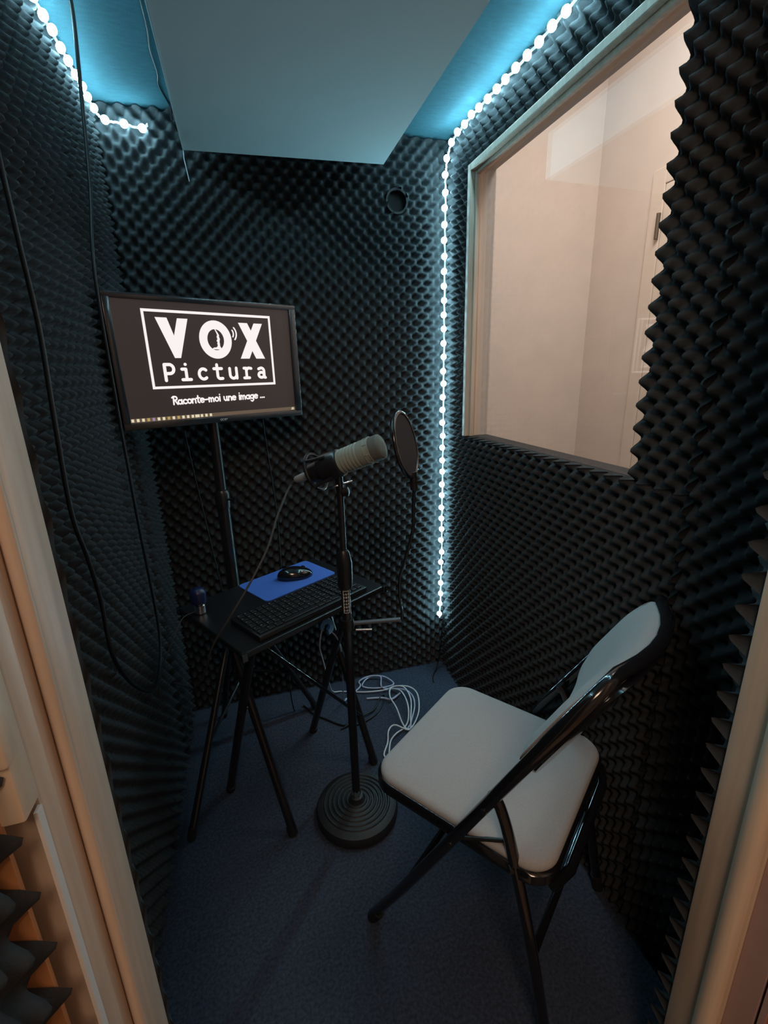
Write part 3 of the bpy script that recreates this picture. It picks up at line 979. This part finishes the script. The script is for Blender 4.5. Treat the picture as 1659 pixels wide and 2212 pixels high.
# plane of the hoop faces along the microphone axis
pn = Vector((0.80, -0.56, 0.22)).normalized()
side = vray.cross(Vector((0, 0, 1))).normalized()
pf = thing('pop_filter', 'black round pop filter on a thin gooseneck beside the microphone', 'pop filter', pc)
PF = frame_mtx(pc, pn)
bm = bmesh.new()
R = 0.071
ring = [PF @ Vector((math.cos(2 * PI * k / 56) * R, math.sin(2 * PI * k / 56) * R, 0)) for k in range(56)]
add_tube(bm, ring, 0.0048, 10, closed=True)
obj('hoop', bm, 'gloss_black', pf, smooth=True)
lathe('mesh_screen', [(0.0695, -0.0022), (0.0695, 0.0022)], 'mesh_black', pf, PF, 48)
low = PF @ Vector((-R, 0, 0))
bm = bmesh.new()
add_tube(bm, [low + Vector((0, 0, 0.010)), low + Vector((0.003, 0, -0.030))], 0.0085, 12)
obj('socket', bm, 'black_plastic', pf, smooth=True, sharp=40)
gn = spline([low + Vector((0.003, 0, -0.025)), (0.349, 0.985, 1.010), (0.352, 1.000, 0.955), (0.342, 1.03, 0.870), (0.334, 1.05, 0.815), (0.340, 1.075, 0.745), (0.350, 1.090, 0.690), (0.352, 1.095, 0.664)], 8)
tube('gooseneck', gn, 0.0042, 'black_metal', pf, 10)
bm = bmesh.new()
add_box(bm, (0.0, -0.006, -0.004), (0.135, 0.006, 0.004), 0.002, frame_mtx((SB.x + 0.012, SB.y - 0.002, 0.664), (0, 0, 1), (0.985, -0.17, 0)))
obj('clamp_arm', bm, 'arm_grey', pf)['label'] = 'grey metal clamp arm'
bm = bmesh.new()
add_lathe(bm, [(0.0185, 0.648), (0.0185, 0.680)], Matrix.Translation(SB), 18)
obj('clamp', bm, 'black_plastic', pf, smooth=True, sharp=40)
tube('clamp_screw', [SB + Vector((0.02, -0.016, 0.650)), SB + Vector((0.062, -0.028, 0.650))], 0.004, 'chrome', pf, 10)

# blue spring clip under the table edge
clip = thing('blue_clip', 'small bright blue cable clip hanging under the table edge', 'clip', T(0.285, 0.10, 0.56))
cc = Vector((0.171, 1.318, 0.552))
cm = frame_mtx(cc, (0.10, -0.94, 0.3), (0.3, 0, 1))
bm = bmesh.new()
prev = None
for k in range(13):
    a = math.radians(-150 + k * 22)
    row = []
    for rr in (0.009, 0.0225):
        for zz in (-0.014, 0.014):
            row.append(bm.verts.new(cm @ Vector((math.cos(a) * rr * 1.15, math.sin(a) * rr, zz))))
    if prev:
        for i, j in ((0, 1), (1, 3), (3, 2), (2, 0)):
            bm.faces.new((prev[i], prev[j], row[j], row[i]))
    else:
        bm.faces.new((row[0], row[1], row[3], row[2]))
    prev = row
bm.faces.new((prev[0], prev[2], prev[3], prev[1]))
obj('jaw', bm, 'blue_plastic', clip)
tube('strap', [cc + Vector((-0.004, 0.010, 0.015)), Vector((0.160, 1.322, TZ - 0.018))], 0.004, 'blue_plastic', clip, 8)

# ------------------------------------------------------------------ folding chair
CB = Vector((0.590, -0.807, 0)).normalized()      # towards the back of the chair
CA = Vector((0.807, 0.590, 0)).normalized()       # across, towards the far side
CC = Vector((0.4675, 0.7885, 0))


def C_(a, s, z):
    return CC + CA * a + CB * s + Vector((0, 0, z))


chair = thing('folding_chair', 'black folding chair with pale grey padded seat and back', 'chair', CC)


def rrect(ha, hs, r, n=8):
    pts = []
    for (sa, ss, a0) in ((1, 1, 0), (-1, 1, 90), (-1, -1, 180), (1, -1, 270)):
        for k in range(n + 1):
            a = math.radians(a0 + 90 * k / n)
            pts.append((sa * (ha - r) + r * math.cos(a), ss * (hs - r) + r * math.sin(a)))
    return pts


# padded seat: rings of a rounded rectangle rising to a soft crown
bm = bmesh.new()
rings = []
for inset, z in ((0.004, 0.428), (0.0, 0.434), (0.0, 0.441), (0.004, 0.447), (0.012, 0.4505), (0.04, 0.4525), (0.09, 0.4535), (0.14, 0.454)):
    rings.append([bm.verts.new(C_(a, s, z)) for a, s in rrect(0.196 - inset, 0.204 - inset, max(0.055 - inset * .4, 0.02))])
for a, b in zip(rings[:-1], rings[1:]):
    for k in range(len(a)):
        bm.faces.new((a[k], a[(k + 1) % len(a)], b[(k + 1) % len(a)], b[k]))
bm.faces.new(rings[0][::-1]); bm.faces.new(rings[-1])
obj('seat', bm, 'seat_fabric', chair, smooth=True, sharp=60)
bm = bmesh.new()
rings = []
for inset, z in ((0.0, 0.404), (-0.005, 0.408), (-0.005, 0.430), (-0.001, 0.434), (0.004, 0.434)):
    rings.append([bm.verts.new(C_(a, s, z)) for a, s in rrect(0.196 - inset, 0.204 - inset, 0.055)])
for a, b in zip(rings[:-1], rings[1:]):
    for k in range(len(a)):
        bm.faces.new((a[k], a[(k + 1) % len(a)], b[(k + 1) % len(a)], b[k]))
bm.faces.new(rings[0][::-1]); bm.faces.new(rings[-1])
obj('seat_pan', bm, 'gloss_black', chair, smooth=True, sharp=50)


def sz(z, a=-0.218):
    # the worn frame has racked slightly: the far side leans further back
    return -0.198 + 0.513 * z + 0.026 * max(0.0, (z - 0.45) / 0.4) * (a + 0.218) / 0.436


HA = 0.218
# one bent tube each side makes front leg and back upright, joined over the top
for sgn in (-1, 1):
    ha = sgn * HA
    pts = [C_(ha, sz(0.0, ha), 0.012), C_(ha, sz(0.2, ha), 0.2), C_(ha, sz(0.45, ha), 0.45), C_(ha, sz(0.62, ha), 0.62), C_(ha, sz(0.792, ha), 0.792)]
    up = spline(pts, 6)
    for k in range(1, 9):
        a = math.radians(90 * k / 8)
        zz = 0.792 + 0.075 * math.sin(a)
        aa = sgn * (HA - 0.075 * (1 - math.cos(a)))
        up.append(C_(aa, sz(zz, aa) + 0.010 * (1 - math.cos(a)), zz))
    up += [C_(ha * t, sz(0.867, ha * t) + 0.010 + 0.030 * (1 - (t / 0.65) ** 2), 0.868) for t in (0.55, 0.4, 0.2, 0.0)]
    leg = tube('front_leg', up, 0.0118, 'gloss_black', chair, 14)
    tube('foot_cap', [C_(sgn * HA, sz(0.0) - 0.002, 0.0), C_(sgn * HA, sz(0.04), 0.04)], 0.0145, 'rubber', leg, 12)
    ra = sgn * (HA - 0.026)
    pts = [C_(ra, 0.088, 0.565), C_(ra, 0.108, 0.535), C_(ra, 0.135, 0.45), C_(ra, 0.190, 0.22), C_(ra, 0.232, 0.008)]
    leg = tube('rear_leg', spline(pts, 6), 0.0112, 'gloss_black', chair, 14)
    tube('foot_cap', [C_(ra, 0.233, 0.0), C_(ra, 0.226, 0.04)], 0.014, 'rubber', leg, 12)
    tube('pivot', [C_(ra - sgn * 0.012, sz(0.56), 0.555), C_(sgn * (HA + 0.014), sz(0.56), 0.555)], 0.006, 'black_metal', chair, 10)
    tube('pivot', [C_(sgn * 0.19, 0.03, 0.425), C_(sgn * (HA + 0.014), 0.022, 0.425)], 0.006, 'black_metal', chair, 10)
    tube('pivot', [C_(sgn * 0.185, 0.12, 0.425), C_(sgn * 0.208, 0.142, 0.425)], 0.005, 'black_metal', chair, 10)
    tube('link_bar', [C_(sgn * (HA - 0.013), 0.035, 0.428), C_(ra - sgn * 0.013, 0.128, 0.462)], 0.0045, 'black_metal', chair, 8)
tube('rear_stretcher', [C_(-(HA - 0.026), 0.188, 0.228), C_(HA - 0.026, 0.188, 0.228)], 0.0085, 'gloss_black', chair, 12)
tube('front_stretcher', [C_(-HA, sz(0.20), 0.20), C_(HA, sz(0.20), 0.20)], 0.0085, 'gloss_black', chair, 12)
tube('seat_rail', [C_(-0.17, 0.205, 0.400)] + [C_(0.17 * t, 0.222, 0.398) for t in (-0.7, 0, 0.7)] + [C_(0.17, 0.205, 0.400)], 0.0105, 'gloss_black', chair, 12)


def back_sheet(name, d0, d1, m, ha, z0, z1, rcorner, puff):
    """curved rounded-corner slab; d0/d1 offset of front and back face along the chair's back direction"""
    bm = bmesh.new()
    na, nz = 28, 14
    grid = {}
    for side_, d in ((0, d0), (1, d1)):
        for i in range(na + 1):
            for j in range(nz + 1):
                u = -1 + 2 * i / na
                w = -1 + 2 * j / nz
                # squircle the outline towards rounded corners
                a, hz = u * ha, w * (z1 - z0) / 2
                hz_half = (z1 - z0) / 2
                ex, ez = abs(a) - (ha - rcorner), abs(hz) - (hz_half - rcorner)
                if ex > 0 and ez > 0:
                    L = math.hypot(ex, ez)
                    mx_ = max(ex, ez)
                    a = math.copysign((ha - rcorner) + ex * mx_ / L, a)
                    hz = math.copysign((hz_half - rcorner) + ez * mx_ / L, hz)
                zz = (z0 + z1) / 2 + hz
                bow = 0.036 * (1 - (a / 0.21) ** 2)
                edge = 1 - (1 - abs(u) ** 7) * (1 - abs(w) ** 4)
                dd = d if side_ else d + puff * edge
                grid[side_, i, j] = bm.verts.new(C_(a, sz(zz, a) + bow + dd, zz))
    for side_ in (0, 1):
        for i in range(na):
            for j in range(nz):
                bm.faces.new((grid[side_, i, j], grid[side_, i + 1, j], grid[side_, i + 1, j + 1], grid[side_, i, j + 1]))
    loop = [(i, 0) for i in range(na)] + [(na, j) for j in range(nz)] + [(i, nz) for i in range(na, 0, -1)] + [(0, j) for j in range(nz, 0, -1)]
    for (a, b) in zip(loop, loop[1:] + loop[:1]):
        bm.faces.new((grid[0, a[0], a[1]], grid[0, b[0], b[1]], grid[1, b[0], b[1]], grid[1, a[0], a[1]]))
    return obj(name, bm, m, chair, smooth=True, sharp=60)


back_sheet('back_pad', -0.040, 0.004, 'seat_fabric', 0.205, 0.638, 0.866, 0.075, 0.022)
back_sheet('back_shell', 0.004, 0.018, 'gloss_black', 0.206, 0.637, 0.859, 0.057, 0.004)

# ------------------------------------------------------------------ cables
cp = thing('cable_coil', 'loose tangle of pale blue and white cables on the carpet by the chair', 'cable', (0.45, 1.6, 0))
tube('pale_cord', spline([(0.27, 1.64, 0.0045), (0.348, 1.70, 0.006), (0.352, 1.73, 0.012), (0.39, 1.745, 0.016), (0.428, 1.74, 0.018), (0.472, 1.72, 0.014), (0.492, 1.667, 0.010), (0.4176, 1.67, 0.006), (0.36, 1.70, 0.008),
                          (0.40, 1.745, 0.012), (0.45, 1.73, 0.016), (0.44, 1.66, 0.010), (0.5157, 1.6107, 0.02), (0.5384, 1.56, 0.025), (0.530, 1.50, 0.02), (0.49, 1.43, 0.008), (0.468, 1.405, 0.004)], 8), 0.0032, 'cable_pale', cp, 8)
tube('white_cord', spline([(0.262, 1.70, 0.004), (0.31, 1.68, 0.005), (0.375, 1.655, 0.008), (0.4466, 1.6428, 0.010), (0.492, 1.64, 0.02), (0.540, 1.600, 0.035), (0.556, 1.54, 0.04), (0.5374, 1.4699, 0.02), (0.500, 1.42, 0.006), (0.4685, 1.40, 0.004),
                           (0.455, 1.43, 0.010), (0.452, 1.50, 0.030), (0.447, 1.5718, 0.030), (0.470, 1.625, 0.03), (0.515, 1.60, 0.04), (0.520, 1.52, 0.04), (0.492, 1.44, 0.02), (0.470, 1.395, 0.006),
                           (0.421, 1.42, 0.02), (0.390, 1.40, 0.02), (0.3718, 1.355, 0.008), (0.345, 1.31, 0.004), (0.352, 1.28, 0.004)], 8), 0.0030, 'cable_white', cp, 8)
tube('white_cord', spline([(0.480, 1.64, 0.012), (0.500, 1.58, 0.035), (0.500, 1.50, 0.035), (0.482, 1.44, 0.015), (0.455, 1.41, 0.006), (0.415, 1.385, 0.012), (0.385, 1.36, 0.006), (0.36, 1.30, 0.004)], 8), 0.0030, 'cable_white', cp, 8)
tube('pale_cord', spline([(0.36, 1.62, 0.004), (0.42, 1.60, 0.008), (0.455, 1.575, 0.012), (0.50, 1.60, 0.012)], 8), 0.0040, 'cable_pale', cp, 8)

wc = thing('white_cable', 'thin white cable hanging from the blue clip under the table', 'cable', (0.17, 1.33, 0.53))
tube('cord', spline([(0.160, 1.325, 0.548), (0.152, 1.34, 0.50), (0.155, 1.40, 0.42), (0.175, 1.50, 0.30), (0.20, 1.60, 0.15), (0.225, 1.68, 0.03), (0.262, 1.70, 0.004)], 8), 0.0026, 'cable_white', wc, 8)
tube('cord', spline([(0.174, 1.322, 0.540), (0.190, 1.34, 0.515), (0.212, 1.36, 0.47), (0.232, 1.42, 0.36), (0.25, 1.55, 0.15), (0.262, 1.62, 0.02), (0.285, 1.65, 0.004)], 8), 0.0024, 'cable_pale', wc, 8)

bk = tube('black_cable', spline([(0.10, 1.66, 0.004), (0.13, 1.60, 0.004), (0.177, 1.55, 0.004), (0.23, 1.50, 0.004), (0.29, 1.485, 0.005), (0.36, 1.51, 0.005), (0.41, 1.56, 0.004), (0.436, 1.62, 0.004),
                            (0.41, 1.60, 0.009), (0.37, 1.54, 0.010), (0.31, 1.515, 0.010), (0.26, 1.49, 0.010), (0.22, 1.48, 0.004)], 8), 0.0032, 'cable_black', None, 8)
tag(bk, 'black cable looped on the carpet under the small table', 'cable')
tb = tube('black_cable', spline([(0.755, 1.738, 0.27), (0.742, 1.735, 0.12), (0.722, 1.725, 0.02), (0.690, 1.69, 0.005), (0.672, 1.655, 0.004), (0.668, 1.635, 0.004)], 8), 0.0028, 'cable_black', None, 8)
tag(tb, 'short black cable end on the carpet below the lit right corner', 'cable')

hg = tube('hanging_cable', spline([(-0.255, 1.30, 2.086), (-0.262, 1.355, 2.05), (-0.285, 1.41, 1.92), (-0.300, 1.41, 1.75), (-0.312, 1.36, 1.56), (-0.318, 1.365, 1.285), (-0.318, 1.362, 1.10), (-0.318, 1.360, 0.949), (-0.318, 1.37, 0.75), (-0.318, 1.368, 0.60), (-0.318, 1.31, 0.525), (-0.318, 1.20, 0.520), (-0.318, 1.06, 0.63), (-0.318, 0.965, 0.77), (-0.318, 0.965, 0.90),
                             (-0.318, 0.945, 1.00), (-0.318, 0.918, 1.094), (-0.318, 0.935, 1.25), (-0.318, 0.958, 1.40), (-0.318, 0.955, 1.52), (-0.318, 0.95, 1.637), (-0.318, 0.94, 1.85), (-0.318, 0.92, 2.086)], 8), 0.0042, 'cable_black', None, 10)
tag(hg, 'long black cable hanging in a loop against the left foam wall', 'cable')
cw = tube('ceiling_wire', spline([(-0.127, 1.0, ZC - 0.002), (-0.126, 1.317, ZC - 0.002), (-0.128, 1.43, ZC - 0.002), (-0.135, 1.51, ZC - 0.002), (-0.133, 1.60, ZC - 0.002), (-0.139, 1.66, ZC - 0.002), (-0.125, 1.755, ZC - 0.003), (-0.124, 1.762, 2.05)], 8), 0.0022, 'cable_black', None, 8)
tag(cw, 'thin black wire running along the blue ceiling beside the boxed panel', 'wire')
dc = tube('monitor_cable', spline([(0.045, 1.61, 1.25), (0.050, 1.66, 1.13), (0.058, 1.68, 1.0), (0.067, 1.69, 0.80), (0.06, 1.66, 0.55), (0.05, 1.64, 0.2), (0.06, 1.64, 0.004), (0.10, 1.66, 0.004)], 8), 0.0022, 'cable_black', None, 8)
tag(dc, 'thin black cable hanging behind the monitor to the right of its pole', 'cable')
dd_ = tube('monitor_cable', spline([(-0.19, 1.53, 1.22), (-0.192, 1.60, 1.10), (-0.178, 1.62, 0.90), (-0.15, 1.60, 0.6), (-0.13, 1.597, 0.3)], 8), 0.0024, 'cable_black', None, 8)
tag(dd_, 'thin black cable hanging behind the monitor to the left of its pole', 'cable')
